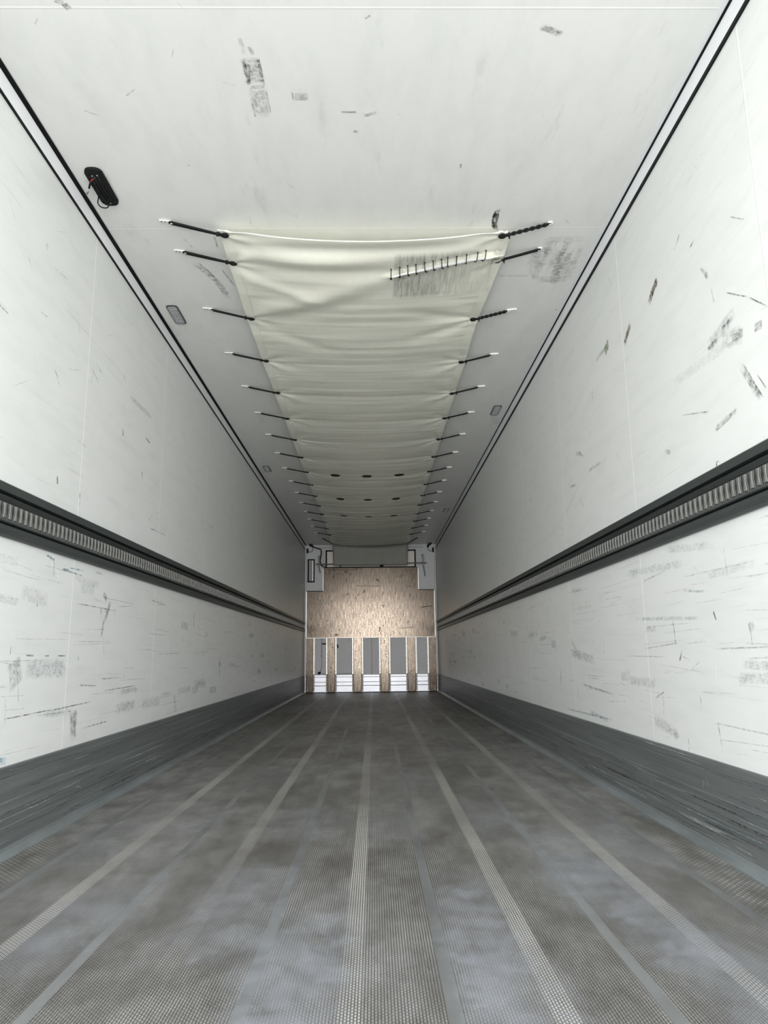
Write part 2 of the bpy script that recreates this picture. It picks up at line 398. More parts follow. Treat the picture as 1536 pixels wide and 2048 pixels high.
# ------------------------------------------------------------------ SETTING
GR = (.16, .165, .16); DK = (.05, .05, .05); BR = (.085, .06, .045); WT = (.95, .95, .94); BL = (.22, .32, .36); GN = (.22, .27, .14)
# floor
bm = bx(-HW, HW, Y0, D, -.05, 0)
mk = Marks(bm, lambda a, b, o: (a, b, o))
for x, y, w, l, dn in ((-.73, 2.06, .22, .5, .5), (-.62, 2.25, .12, .4, .3), (-.32, 2.2, .26, .7, .5), (-.12, 1.67, .22, .5, .55), (-.03, 1.96, .14, .6, .4), (-.1, 1.75, .2, .6, .45),
                    (.33, 2.02, .2, .8, .55), (.31, 1.70, .16, .5, .5), (.71, 2.6, .24, .7, .5), (.77, 1.95, .2, .35, .7), (.83, 1.62, .26, .5, .55), (-.21, 3.24, .3, .5, .3), (.38, 1.6, .2, .3, .45),
                    (.71, 2.35, .3, .4, .45), (-.68, 3.3, .25, .5, .22), (.25, 4.2, .3, .5, .3), (-.45, 4.4, .3, .7, .18), (.55, 3.3, .26, .7, .35), (.12, 3.1, .22, .5, .25), (-.95, 2.9, .2, .5, .3), (.95, 2.9, .2, .9, .35)):
    mk.add(x, y-l/2, x+random.uniform(-.03, .03), y+l/2, w*1.5, (.36, .375, .41), dn*.5, .15)
tag(obj('floor', bm, [M_floor, M_dust]), kind='structure')

# ceiling
bm = bx(-HW-.06, HW+.06, Y0, D+.08, HC, HC+.06)
mk = Marks(bm, lambda a, b, o: (a, b, HC-o))
mk.add(-.352, 2.184, -.349, 2.320, .085, (.22, .22, .20), .55); mk.add(-.375, 2.19, -.372, 2.32, .018, DK, .4); mk.add(-.322, 2.19, -.32, 2.33, .016, DK, .45)
mk.add(-.348, 2.315, -.346, 2.335, .07, DK, .4)
mk.add(-.349, 2.320, -.348, 2.482, .085, (.3, .3, .28), .3); mk.add(-.378, 2.4, -.376, 2.48, .01, DK, .4); mk.add(-.315, 2.33, -.313, 2.46, .008, DK, .3)
mk.add(-.37, 2.1, -.365, 2.18, .02, GR, .2); mk.add(-.345, 2.14, -.335, 2.18, .02, GR, .3)
mk.add(-.219, 2.37, -.158, 2.372, .05, (.25, .25, .24), .38); mk.add(-.22, 2.345, -.22, 2.39, .008, DK, .4)
mk.add(-.905, 1.975, -.893, 2.0, .03, GR, .5); mk.add(-.93, 1.96, -.9, 1.972, .03, GR, .4)
mk.add(.668, 3.06, .680, 3.25, .035, DK, .95, bend=.012); mk.add(.655, 3.08, .668, 3.24, .014, DK, .9, bend=.01)
for i in range(34):
    x = .92+random.random()*.25; y = 3.26+random.random()*.30
    mk.add(x, y, x-random.uniform(-.005, .006), y+random.uniform(.12, .26), random.uniform(.012, .06), (.40, .40, .395), random.uniform(.08, .24))
for x0, x1, y, w, dn in ((.95, 1.15, 3.33, .08, .25), (.98, 1.17, 3.73, .08, .4), (.75, .95, 3.69, .03, .3)):
    mk.add(x0, y, x1, y, w, (.22, .22, .22), dn*.6)
mk.add(-.888, 3.508, -.764, 3.954, .05, (.3, .3, .29), .4, bend=-.03); mk.add(-.87, 3.3, -.84, 3.4, .012, DK, .3); mk.add(-.86, 3.52, -.8, 3.75, .01, DK, .4, bend=-.02)
mk.add(-.71, 3.28, -.715, 3.4, .012, GR, .5); mk.add(-.74, 3.6, -.70, 3.8, .01, GR, .5)
for a in ((-.705, 2.752, -.698, 2.763, .012), (.174, 2.461, .183, 2.467, .012), (.633, 2.060, .719, 2.096, .035), (1.18, 4.09, 1.195, 4.10, .02), (.053, 2.034, .073, 2.019, .012), (-.292, 3.117, -.284, 3.129, .01), (.1, 2.45, .04, 2.47, .02), (-.05, 2.45, .02, 2.45, .015), (.45, 2.75, .452, 2.78, .01), (.0, 2.55, .02, 2.56, .02)):
    mk.add(*a[:4], a[4], GR, .5)
for i in range(70):
    x = random.uniform(-1.1, 1.1); y = random.uniform(1.8, 12); t = random.uniform(-.06, .06)
    mk.add(x, y, x+t, y+random.uniform(.01, .09), random.uniform(.002, .01), GR, random.uniform(.1, .35))
tag(obj('ceiling', bm, [M_ceil, M_mark]), kind='structure')

# side walls
Rm = [  # y0,z0,y1,z1,width,colour,density
 (2.733, 2.168, 2.80, 2.140, .034, BR, 1.0), (2.75, 2.165, 2.79, 2.145, .020, (.35, .20, .14), .9), (2.79, 2.145, 2.835, 2.115, .036, BR, 1.0), (2.81, 2.13, 2.83, 2.12, .02, (.3, .18, .12), .9), (3.06, 2.13, 3.15, 2.072, .034, BR, 1.0), (3.075, 2.12, 3.11, 2.10, .022, (.35, .22, .13), .9),
 (3.36, 2.175, 3.43, 2.150, .055, GN, .9), (3.39, 2.168, 3.57, 2.17, .024, (.3, .32, .2), .7),
 (2.16, 1.745, 2.37, 1.71, .05, (.3, .3, .31), .5), (2.18, 1.735, 2.27, 1.73, .014, DK, .5), (2.27, 1.689, 2.13, 1.655, .06, (.42, .4, .41), .5), (2.20, 1.665, 2.13, 1.662, .03, GR, .6), (2.065, 1.643, 2.02, 1.635, .03, GR, .75), (2.3, 1.71, 2.37, 1.705, .016, GR, .6),
 (2.171, 1.565, 2.072, 1.414, .026, (.32, .32, .30), .55), (2.155, 1.568, 2.058, 1.414, .006, DK, .8), (2.08, 1.50, 2.04, 1.44, .006, GR, .6), (2.13, 1.50, 2.075, 1.43, .02, DK, .5),
 (2.225, 1.435, 2.378, 1.414, .022, (.3, .34, .28), .7), (2.22, 1.437, 2.26, 1.43, .008, DK, .6),
 (2.342, 1.996, 2.315, 1.945, .02, GR, .75), (2.36, 2.005, 2.342, 1.99, .01, DK, .8), (2.216, 1.840, 2.077, 1.751, .005, GR, .8), (2.077, 1.751, 1.98, 1.67, .005, GR, .8),
 (2.50, 2.225, 2.53, 2.205, .006, DK, .8), (2.53, 2.205, 2.548, 2.195, .006, DK, .8), (2.385, 2.136, 2.422, 2.128, .005, DK, .9), (3.663, 2.042, 3.672, 2.0, .008, DK, .8), (3.99, 1.79, 3.9, 1.74, .02, GR, .5), (4.05, 1.80, 3.93, 1.765, .03, GR, .35),
 (2.387, 1.306, 2.39, 1.292, .01, DK, .9), (2.380, 1.306, 2.37, 1.303, .006, DK, .8),
 (2.520, .808, 2.503, .780, .010, DK, .9), (2.29, .745, 2.255, .752, .03, GR, .6), (2.806, .678, 2.84, .638, .010, DK, .75), (3.02, .516, 3.06, .5, .008, DK, .8), (3.07, .5, 3.12, .48, .006, DK, .7),
 (3.16, .40, 2.9, .355, .05, (.42, .42, .41), .45), (3.0, .372, 2.9, .352, .02, GR, .5), (4.675, .565, 4.69, .48, .012, DK, .8), (2.820, .357, 2.825, .300, .008, (.5, .5, .5), .6),
 (4.25, .50, 3.65, .470, .012, GR, .5), (4.6, .338, 3.67, .347, .012, BL, .5), (4.1, .36, 3.75, .335, .02, (.3, .4, .42), .45), (4.45, .68, 3.92, .63, .05, (.36, .37, .37), .5), (4.40, .76, 4.2, .62, .04, (.4, .4, .4), .35),
 (2.546, .627, 2.549, .577, .01, WT, .8), (3.83, 1.64, 3.60, 1.632, .022, GR, .4), (4.22, 1.64, 4.08, 1.625, .016, GR, .45), (4.03, 1.54, 3.95, 1.46, .007, GR, .5), (4.35, 1.5, 4.0, 1.62, .006, GR, .4), (5.3, 1.8, 5.25, 1.76, .02, DK, .35),
 (2.9, 1.075, 2.45, 1.03, .03, BL, .28), (3.4, 1.03, 2.7, 1.0, .03, BL, .3), (2.7, 1.70, 2.2, 1.66, .04, (.5, .55, .55), .2), (2.62, 1.55, 2.4, 1.49, .006, GR, .5), (2.8, 1.46, 2.75, 1.44, .02, GR, .5), (2.75, .9, 2.55, .88, .01, BL, .4),
 (3.3, .82, 2.6, .79, .015, BL, .35), (2.3, 1.9, 2.29, 1.84, .006, GR, .4), (2.13, 2.06, 2.05, 2.0, .005, GR, .5)]
Lm = [
 (3.530, .975, 3.58, .955, .03, GR, .9), (3.630, .95, 3.565, .84, .03, (.22, .22, .22), .85), (3.56, .86, 3.535, .77, .022, GR, .6), (3.50, .91, 3.54, .85, .008, GR, .4),
 (3.262, .455, 3.285, .325, .075, (.40, .38, .36), .8), (3.262, .45, 3.283, .34, .05, (.35, .33, .31), .5), (2.690, .67, 2.74, .575, .10, (.34, .36, .38), .65), (2.78, .64, 3.17, .632, .075, (.42, .46, .48), .55), (3.08, .64, 3.15, .63, .06, BL, .35),
 (2.934, 1.060, 3.022, 1.015, .007, WT, 1.0), (3.022, 1.015, 3.017, .973, .007, WT, 1.0), (3.05, 1.041, 3.12, 1.043, .010, (.1, .22, .26), .9), (3.12, 1.055, 3.27, 1.059, .006, (.12, .26, .3), .8), (2.885, 1.08, 2.97, 1.068, .010, (.12, .2, .24), .8), (3.1, 1.04, 3.27, 1.035, .006, BL, .7),
 (2.787, .687, 2.852, .687, .006, DK, .75), (2.943, .686, 2.983, .686, .006, DK, .75), (3.062, .686, 3.138, .686, .006, DK, .75), (2.669, .729, 2.666, .690, .005, DK, .85),
 (2.63, .468, 3.05, .474, .005, GR, .9), (3.0, .47, 3.48, .48, .006, GR, .7), (3.193, .911, 3.745, .906, .006, GR, .6), (3.302, .559, 3.53, .547, .006, DK, .7), (3.539, .578, 3.883, .574, .005, DK, .6), (3.88, .585, 3.89, .572, .012, WT, 1),
 (3.361, .370, 3.70, .374, .005, GR, .85), (5.70, 1.71, 5.712, 1.675, .012, DK, .9), (5.79, 1.715, 5.80, 1.67, .014, DK, .9), (4.189, 1.412, 4.40, 1.418, .006, DK, .9), (4.4, 1.418, 4.54, 1.424, .005, GR, .6), (2.936, 1.412, 2.942, 1.382, .013, DK, 1.0),
 (3.17, 1.40, 3.18, 1.33, .01, GR, .5), (5.31, .985, 5.33, .87, .02, DK, .8), (6.25, .68, 6.27, .5, .035, DK, .65), (2.545, 2.175, 2.578, 2.14, .004, DK, .75), (2.37, 1.892, 2.442, 1.888, .006, DK, .85), (2.68, 2.014, 2.738, 2.020, .005, GR, .85),
 (2.834, 1.835, 2.868, 1.818, .006, GR, .8), (2.86, 1.815, 2.9, 1.78, .005, GR, .5), (2.672, 2.302, 2.695, 2.292, .03, GR, .4), (3.625, 2.132, 3.642, 2.112, .016, GR, .7), (3.655, 1.84, 3.67, 1.81, .024, GR, .7), (4.03, 1.912, 4.12, 1.90, .010, GR, .75),
 (3.72, 2.05, 4.15, 2.06, .03, GR, .35), (4.88, .44, 4.92, .33, .05, (.4, .4, .38), .5), (3.204, 1.972, 3.212, 1.93, .014, WT, .9), (4.6, .42, 4.2, .42, .06, (.4, .41, .4), .4), (3.2, 2.0, 3.3, 1.96, .01, GR, .4), (4.0, 1.7, 4.01, 1.66, .02, GR, .5),
 (5.0, 1.5, 5.6, 1.38, .006, WT, .6), (4.3, 1.0, 4.6, .99, .006, GR, .5), (3.6, .52, 4.1, .525, .006, GR, .6), (2.7, .92, 2.95, .90, .06, (.5, .5, .5), .35), (2.63, .33, 2.70, .325, .03, (.12, .35, .45), .8), (3.4, 1.07, 3.5, 1.068, .01, BL, .5)]
for side, name, rows in ((-1, 'wall_left', Lm), (1, 'wall_right', Rm)):
    a, b = sorted((side*HW, side*(HW+.06)))
    bm = bx(a, b, Y0, D+.08, -.05, HC)
    mk = Marks(bm, lambda y, z, o, s=side: (s*(HW-o), y, z))
    for y0, z0, y1, z1, w, c, dn in rows:
        mk.add(y0, z0, y1, z1, w*1.25, c, dn*(.85 if w < .02 or c in (BR, GN) else .62), .004)
    for i in range(330):        # faint horizontal rubbing lines, mostly on the lower half
        z = random.uniform(.32, 1.07) if random.random() < .72 else random.uniform(1.3, 2.5)
        y = 1.6+11.8*random.random()**1.3; L = random.uniform(.05, .6) if z < 1.1 else random.uniform(.02, .15)
        t = random.gauss(0, .012) if z < 1.1 else random.uniform(-.08, .08)
        mk.add(y, z, y+L, z+t, random.uniform(.002, .007), random.choice((GR, GR, (.25, .27, .28), BL, (.3, .28, .26))), random.uniform(.10, .38))
    for i in range(60):
        z = random.uniform(.32, 1.0); y = 1.6+11*random.random()**1.2
        mk.add(y, z, y+random.uniform(-.02, .02), z+random.uniform(.02, .12), random.uniform(.003, .009), WT if random.random() < .45 else GR, random.uniform(.3, .7))
    for i in range(40):
        z = random.uniform(.34, 1.05); y = 1.6+11*random.random()**1.2
        mk.add(y, z, y+random.uniform(.1, .4), z+random.gauss(0, .01), random.uniform(.03, .07), (.38, .40, .41), random.uniform(.12, .35))
    tag(obj(name, bm, [M_wall, M_mark]), kind='structure')
bm = bx(-HW, HW, D, D+.08, -.05, HC)
mk = Marks(bm, lambda x, z, o: (x, D-o, z))
mk.add(-.36, .98, -.36, .02, .01, DK, .3)
tag(obj('wall_back', bm, [M_front, M_mark]), kind='structure')

# cove mouldings with their two black sealing joints
for side, name, wt, wb in ((-1, 'trim_1', .013, .008), (1, 'trim_2', .007, .014)):
    s = side; bm = bmesh.new()
    add_extrude_y(bm, [(s*HW, HC-.085+wb), (s*(HW-.006), HC-.085+wb), (s*(HW-.010), HC-wt-.004), (s*(HW-.010), HC-wt), (s*HW, HC-wt)], Y0, D-.003, 0)
    add_extrude_y(bm, [(s*HW, HC-.085), (s*(HW-.0075), HC-.085), (s*(HW-.0075), HC-.085+wb), (s*HW, HC-.085+wb)], Y0, D-.003, 1)
    add_extrude_y(bm, [(s*HW, HC-wt), (s*(HW-.011-wt), HC-.005), (s*(HW-.011-wt), HC), (s*HW, HC)], Y0, D-.003, 1)
    if s > 0: add_extrude_y(bm, [(s*(HW-.018), HC), (s*(HW-.018), HC-.003), (s*(HW-.036), HC-.0012), (s*(HW-.036), HC)], Y0, D-.003, 0)
    tag(obj(name, bm, [M_cove, M_black]), kind='structure')

# kick plates along the floor
for side, name in ((-1, 'baseboard_left'), (1, 'baseboard_right')):
    s = side; bm = bmesh.new()
    prof = [(HW, .306), (HW-.009, .306), (HW-.012, .302), (HW-.012, .272), (HW-.0105, .270), (HW-.0105, .267), (HW-.012, .265),
            (HW-.012, .190), (HW-.014, .186), (HW-.014, .110), (HW-.0125, .108), (HW-.0125, .105), (HW-.0145, .103), (HW-.0145, .036), (HW, .036)]
    add_extrude_y(bm, [(s*x, z) for x, z in prof], Y0, D-.003, 0)
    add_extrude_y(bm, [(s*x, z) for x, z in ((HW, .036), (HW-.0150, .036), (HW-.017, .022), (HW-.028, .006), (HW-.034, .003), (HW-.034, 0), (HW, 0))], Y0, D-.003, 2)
    mk = Marks(bm, lambda y, z, o, s=side: (s*(HW-.0125-.0022-o), y, z))
    for i in range(260):
        z = random.uniform(.04, .30) if random.random() < .4 else random.uniform(.04, .16); y = 1.8+11.5*random.random()**1.4; L = random.uniform(.05, .7)
        mk.add(y, z, y+L, z+random.gauss(0, .004), random.uniform(.0015, .006), random.choice(((.45, .47, .47), (.5, .52, .5), (.02, .02, .02), (.02, .02, .02), (.10, .085, .10), (.16, .24, .25))), random.uniform(.3, .85))
    for i in range(26):
        z = random.uniform(.05, .28); y = 1.9+7*random.random()**1.4
        mk.add(y, z, y+random.uniform(-.02, .02), z+random.uniform(.01, .05), .004, (.5, .5, .5), .6)
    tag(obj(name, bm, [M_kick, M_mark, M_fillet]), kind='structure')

# ------------------------------------------------------------------ load rails half way up the walls
for side, word in ((-1, 'left'), (1, 'right')):
    s = side; y1 = D-.055
    root = empty('load_rail', (s*HW, Y0, 1.19)); P = Matrix.Translation(root.location).inverted()
    tag(root, 'dark grey slotted load rail running the length of the %s wall' % word, 'rail', 'load rails on the side walls')
    def rp(name, bm, mt):
        bm.transform(P); return obj(name, bm, mt, root)
    bm = bmesh.new()      # upper flange, groove and inner lip
    add_extrude_y(bm, [(s*x, z) for x, z in ((HW, 1.286), (HW-.010, 1.286), (HW-.020, 1.279), (HW-.020, 1.250), (HW-.004, 1.249), (HW, 1.249))], Y0, y1)
    add_extrude_y(bm, [(s*x, z) for x, z in ((HW, 1.239), (HW-.014, 1.2385), (HW-.0165, 1.235), (HW-.006, 1.221), (HW, 1.221))], Y0, y1)
    rp('upper_flange', bm, M_rail)
    bm = bmesh.new()
    add_extrude_y(bm, [(s*x, z) for x, z in ((HW, 1.162), (HW-.006, 1.161), (HW-.0165, 1.149), (HW-.014, 1.1455), (HW, 1.145))], Y0, y1)
    add_extrude_y(bm, [(s*x, z) for x, z in ((HW, 1.137), (HW-.012, 1.137), (HW-.015, 1.121), (HW-.020, 1.118), (HW-.020, 1.102), (HW-.010, 1.096), (HW, 1.096))], Y0, y1)
    rp('lower_flange', bm, M_rail)
    bm = bmesh.new()
    add_extrude_y(bm, [(s*x, z) for x, z in ((HW, 1.249), (HW-.002, 1.249), (HW-.002, 1.239), (HW, 1.239))], Y0, y1)
    add_extrude_y(bm, [(s*x, z) for x, z in ((HW, 1.145), (HW-.002, 1.145), (HW-.002, 1.137), (HW, 1.137))], Y0, y1)
    rp('groove', bm, M_black)
    bm = bmesh.new()
    add_extrude_y(bm, [(s*x, z) for x, z in ((HW, 1.221), (HW-.003, 1.221), (HW-.003, 1.162), (HW, 1.162))], Y0, y1, 0)
    y = 1.60+.0035
    half = [(.0062, -.0265), (.0068, -.022), (.0054, -.012), (.0027, -.002), (.0025, .004), (.0042, .013), (.0064, .022), (.0068, .0262)]
    outl = [(.0135, -.029), (.0142, -.020), (.0118, -.010), (.0088, -.001), (.0092, .006), (.0122, .016), (.0142, .027)]
    while y < y1-.03:
        pts = [(y+a, 1.191+b) for a, b in half]+[(y-a, 1.191+b) for a, b in reversed(half)]
        add_poly_x(bm, pts, s*(HW-.003), s*(HW-.0062), 1)
        if y < 6.5:
            for q in (-1, 1):
                st = [(y+q*a, 1.191+b) for a, b in outl]; st += [(a+q*.0010, b) for a, b in reversed(st)]
                add_poly_x(bm, st, s*(HW-.003), s*(HW-.0048), 2)
        y += .0404
    rp('slotted_strip', bm, [M_railin, M_bone, simple('slot_rim', (.13, .135, .128), .5, .2) if side < 0 else bpy.data.materials['slot_rim']])
    for z in (1.268, 1.110):
        for yy in (D-.12, D-.25):
            bm = bmesh.new(); add_tube(bm, [(s*(HW-.019), yy, z), (s*(HW-.025), yy, z)], .009, 10)
            rp('bolt', bm, M_alu)

# ------------------------------------------------------------------ tarpaulin air duct under the ceiling
ROW_L = [3.215, 3.477, 4.111, 4.764, 5.396, 6.02, 6.656, 7.29, 7.908, 8.53, 9.16, 9.786, 10.409, 11.03, 11.64, 12.27, 13.24]
ROW_R = [3.243, 3.470, 4.145, 4.809, 5.430, 6.045, 6.68, 7.31, 7.93, 8.55, 9.18, 9.80, 10.42, 11.04, 11.65, 12.28, 13.25]
XL = [-.641, -.649, -.661, -.667]+[-.670]*12+[-.694]; XR = [.709, .722, .686, .690]+[.688]*12+[.705]
YC0, YC1 = 3.18, 13.30
tear = [(.165, 3.525), (.214, 3.504), (.299, 3.480), (.388, 3.455), (.458, 3.436), (.552, 3.420), (.642, 3.402), (.715, 3.40)]
def interp(xs, ys, t):
    if t <= xs[0]: return ys[0]
    for i in range(len(xs)-1):
        if t <= xs[i+1]: return ys[i]+(ys[i+1]-ys[i])*(t-xs[i])/(xs[i+1]-xs[i])
    return ys[-1]
def seg_d(px, py, ax, ay, bx_, by_):
    dx, dy = bx_-ax, by_-ay; L2 = dx*dx+dy*dy; t = max(0, min(1, ((px-ax)*dx+(py-ay)*dy)/L2))
    qx, qy = px-ax-dx*t, py-ay-dy*t
    sg = 1 if dx*qy-dy*qx > 0 else -1
    return math.hypot(qx, qy), t, sg
HOLES = [(x, y0+(.0)) for y0 in (7.955, 9.23, 10.39) for x in (-.36, -.004, .359)]
def canvas_z(x, y):
    u = x/.70
    zl = 2.690
    sag = .050*max(0.0, 1-u*u)
    e = min(abs(y-r) for r in ROW_L)
    # slack between the tie points, drawn up along the tension lines
    ph = 0.0
    for i in range(len(ROW_L)-1):
        if ROW_L[i] <= y <= ROW_L[i+1]:
            t = (y-ROW_L[i])/(ROW_L[i+1]-ROW_L[i]); ph = math.sin(PI*t)**.8*(.35+.65*abs(u)**1.5)
            ph *= (ROW_L[i+1]-ROW_L[i])/.63 if i < len(ROW_L)-2 else .5
    z = zl-sag-.014*ph
    # transverse wrinkles, stronger towards the front
    amp = .0034+.0062*min(1, max(0, (y-7)/3.5))
    nv = noise.noise(Vector((x*.9+3, y*7.5, 0)))+.6*noise.noise(Vector((x*1.3, y*17, 5)))+.35*noise.noise(Vector((x*2.0, y*34, 9)))
    z += amp*nv*(1-.4*abs(u))*(1 if y > 3.6 else .5)
    # short puckers by the hems
    z += .003*abs(u)**6*noise.noise(Vector((x*6, y*26, 2)))
    # folds fanning from the eyelets
    for i in range(17):
        for s, rows, xs in ((-1, ROW_L, XL), (1, ROW_R, XR)):
            dy = y-rows[i]; dx = (x-xs[i])*(-s)
            if abs(dy) < .30 and -.05 < dx < .55:
                a = math.atan2(dy, dx+.015); rr = math.hypot(dx, dy)
                z += .0055*math.cos(a*7.0+i*1.3)*math.exp(-rr/.20)*min(1, rr/.03)*(1 if y < 7 else .6)
    # big soft folds at the rear end
    for ax, ay, bx_, by_, amp, w in ((-.661, 4.09, .15, 3.56, -.022, .10), (-.66, 4.16, .05, 3.72, .014, .09), (-.65, 3.30, .70, 3.30, .012, .05), (-.60, 3.40, .10, 3.42, -.016, .07), (-.60, 3.52, .2, 3.50, .012, .06), (-.62, 3.60, -.15, 3.86, -.010, .05), (.66, 4.12, .28, 3.98, .010, .05), (.68, 4.2, .3, 4.35, .008, .05), (-.65, 4.2, -.2, 4.5, .009, .06)):
        if abs(y-(ay+by_)/2) < .6:
            d, t, sg = seg_d(x, y, ax, ay, bx_, by_)
            z += amp*math.exp(-(d/w)**2)*math.sin(PI*min(1, max(0, .08+.84*t)))
    # lip at the torn seam
    if y < 4.0 and x > .0:
        dmin = 9
        for i in range(len(tear)-1):
            d, t, sg = seg_d(x, y, *tear[i], *tear[i+1])
            if d < dmin: dmin = d; sgn = sg
        z += (-.016 if sgn > 0 else .004)*math.exp(-(dmin/.045)**2)*min(1, max(0, (x-.05)/.15))
    return z
root = empty('air_duct_tarpaulin', (0, YC0, 2.69)); PR = Matrix.Translation(root.location).inverted()
tag(root, 'long cream tarpaulin air duct laced under the ceiling, torn and stitched near one corner', 'tarpaulin')
def cp(name, bm, mt, parent=None, smooth=False):
    bm.transform(PR); o = obj(name, bm, mt, root, smooth)
    return o
bm = bmesh.new(); NX = 92; NY = 780; grid = {}
def edge_x(s, y):
    rows, xs = (ROW_L, XL) if s < 0 else (ROW_R, XR)
    x = interp(rows, xs, y)+s*.030
    for i in range(16):
        if rows[i] < y < rows[i+1]: x -= s*.007*math.sin(PI*(y-rows[i])/(rows[i+1]-rows[i]))
    if s > 0 and y < 3.47: x += .012*math.sin(PI*min(1, (y-3.2)/.27)) if y > 3.2 else 0
    if s > 0 and y < 3.25: x -= .25*(3.25-y)
    return x
for j in range(NY+1):
    v = j/NY; yb = YC0+(YC1-YC0)*(v**1.0)
    for i in range(NX+1):
        u = i/NX
        k = max(0, 1-(yb-YC0)/.25)
        y = yb+k*(.020*math.sin(PI*u)+.030*u)
        x = edge_x(-1, y)*(1-u)+edge_x(1, y)*u
        grid[i, j] = bm.verts.new((x, y, canvas_z(x, y)))
for j in range(NY):
    for i in range(NX):
        f = bm.faces.new((grid[i, j], grid[i+1, j], grid[i+1, j+1], grid[i, j+1])); f.smooth = True
for hx, hy in HOLES:
    R = .054
    dele = [v for v in bm.verts if abs(v.co.y-hy) < .07 and math.hypot(v.co.x-hx, v.co.y-hy) < R*.93]
    bmesh.ops.delete(bm, geom=dele, context='VERTS')
    for e in bm.edges:
        if e.is_boundary:
            for v in e.verts:
                d = math.hypot(v.co.x-hx, v.co.y-hy)
                if d < R*1.6:
                    v.co.x = hx+(v.co.x-hx)*R/d; v.co.y = hy+(v.co.y-hy)*R/d
canvas = cp('sheet', bm, M_canvas, smooth=True)
md = canvas.modifiers.new('cloth_thickness', 'SOLIDIFY'); md.thickness = .0014; md.offset = 1
# hems folded over along both sides, seen as a band with a stitch line
for s in (-1, 1):
    bm = bmesh.new(); prev = None
    for j in range(0, 401):
        y = YC0+.05+(YC1-YC0-.06)*j/400
        xo = edge_x(s, y); xi = xo-s*.052
        cur = [bm.verts.new((x, y, canvas_z(x, y)-o)) for x, o in ((xo, .0008), (xo-s*.004, .0024), (xi+s*.004, .0024), (xi, .0009))]
        if prev:
            for a in range(3): bm.faces.new((prev[a], prev[a+1], cur[a+1], cur[a])).smooth = True
        prev = cur
    cp('hem', bm, M_canvas, smooth=True)
# torn edge lip
bm = bmesh.new(); prev = None
for j in range(61):
    t = j/60; xx = .170+(.715-.170)*t
    yy = interp([p[0] for p in tear], [p[1] for p in tear], xx)
    w = .003+.017*math.sin(PI*min(1, .08+t*.9))*(.9+.1*math.sin(t*19))*(1.0 if t > .5 else .55+.9*max(0, t-.0)**1.0*1.0)
    z = min(canvas_z(xx, yy+dd) for dd in (-.02, -.01, 0, .01))
    cur = [bm.verts.new(p) for p in ((xx, yy-w, z-.004), (xx, yy-w*.3, z-.009), (xx, yy+w*.4, z-.010), (xx, yy+w*.75, z-.004))]
    if prev:
        for a in range(3): bm.faces.new((prev[a], prev[a+1], cur[a+1], cur[a])).smooth = True
    prev = cur
cp('torn_edge', bm, M_clip, smooth=True)
ST = [(.169, 3.517, 0), (.214, 3.502, 0), (.257, 3.487, .3), (.299, 3.478, .3), (.345, 3.463, .5), (.388, 3.453, .5), (.431, 3.444, .5), (.458, 3.429, .2), (.502, 3.430, 0), (.552, 3.420, 0), (.602, 3.411, -.6), (.642, 3.402, -.7)]
for x, y, sk in ST:
    bm = bmesh.new(); h = .036; zz = min(canvas_z(x, y), canvas_z(x, y+.01), canvas_z(x, y-.01))-.013
    pts = [(x-sk*.010, y-h*1.0, canvas_z(x, y-h)-.002), (x-sk*.005, y-h*.4, zz), (x+sk*.002, y+h*.15, zz), (x+sk*.009, y+h*.7, canvas_z(x, y+h*.7)-.004)]
    add_tube(bm, spline(pts, 5), .0022, 6)
    e = pts[-1]; add_tube(bm, [(e[0]-.004, e[1]-.004, e[2]-.001), (e[0]+.005, e[1]+.004, e[2]-.001)], .0042, 6)
    add_tube(bm, [(pts[0][0]-.003, pts[0][1]-.002, pts[0][2]), (pts[0][0]+.003, pts[0][1]+.003, pts[0][2])], .003, 6)
    cp('stitch', bm, M_cord)
# loose hem flap hanging from the second right eyelet
bm = bmesh.new(); prev = None
for j in range(25):
    t = j/24; y = 3.42+.34*t; xo = edge_x(1, y)-.006; xi = xo-.050*(1-.5*t)
    z = canvas_z(xo, y)
    cur = [bm.verts.new(p) for p in ((xo, y, z-.003), (xo-.02, y, z-.010*(1-t)-.004), (xi, y, canvas_z(xi, y)-.012*(1-t)-.003))]
    if prev:
        for a in range(2): bm.faces.new((prev[a], prev[a+1], cur[a+1], cur[a])).smooth = True
    prev = cur
cp('loose_hem', bm, M_canvas, smooth=True)
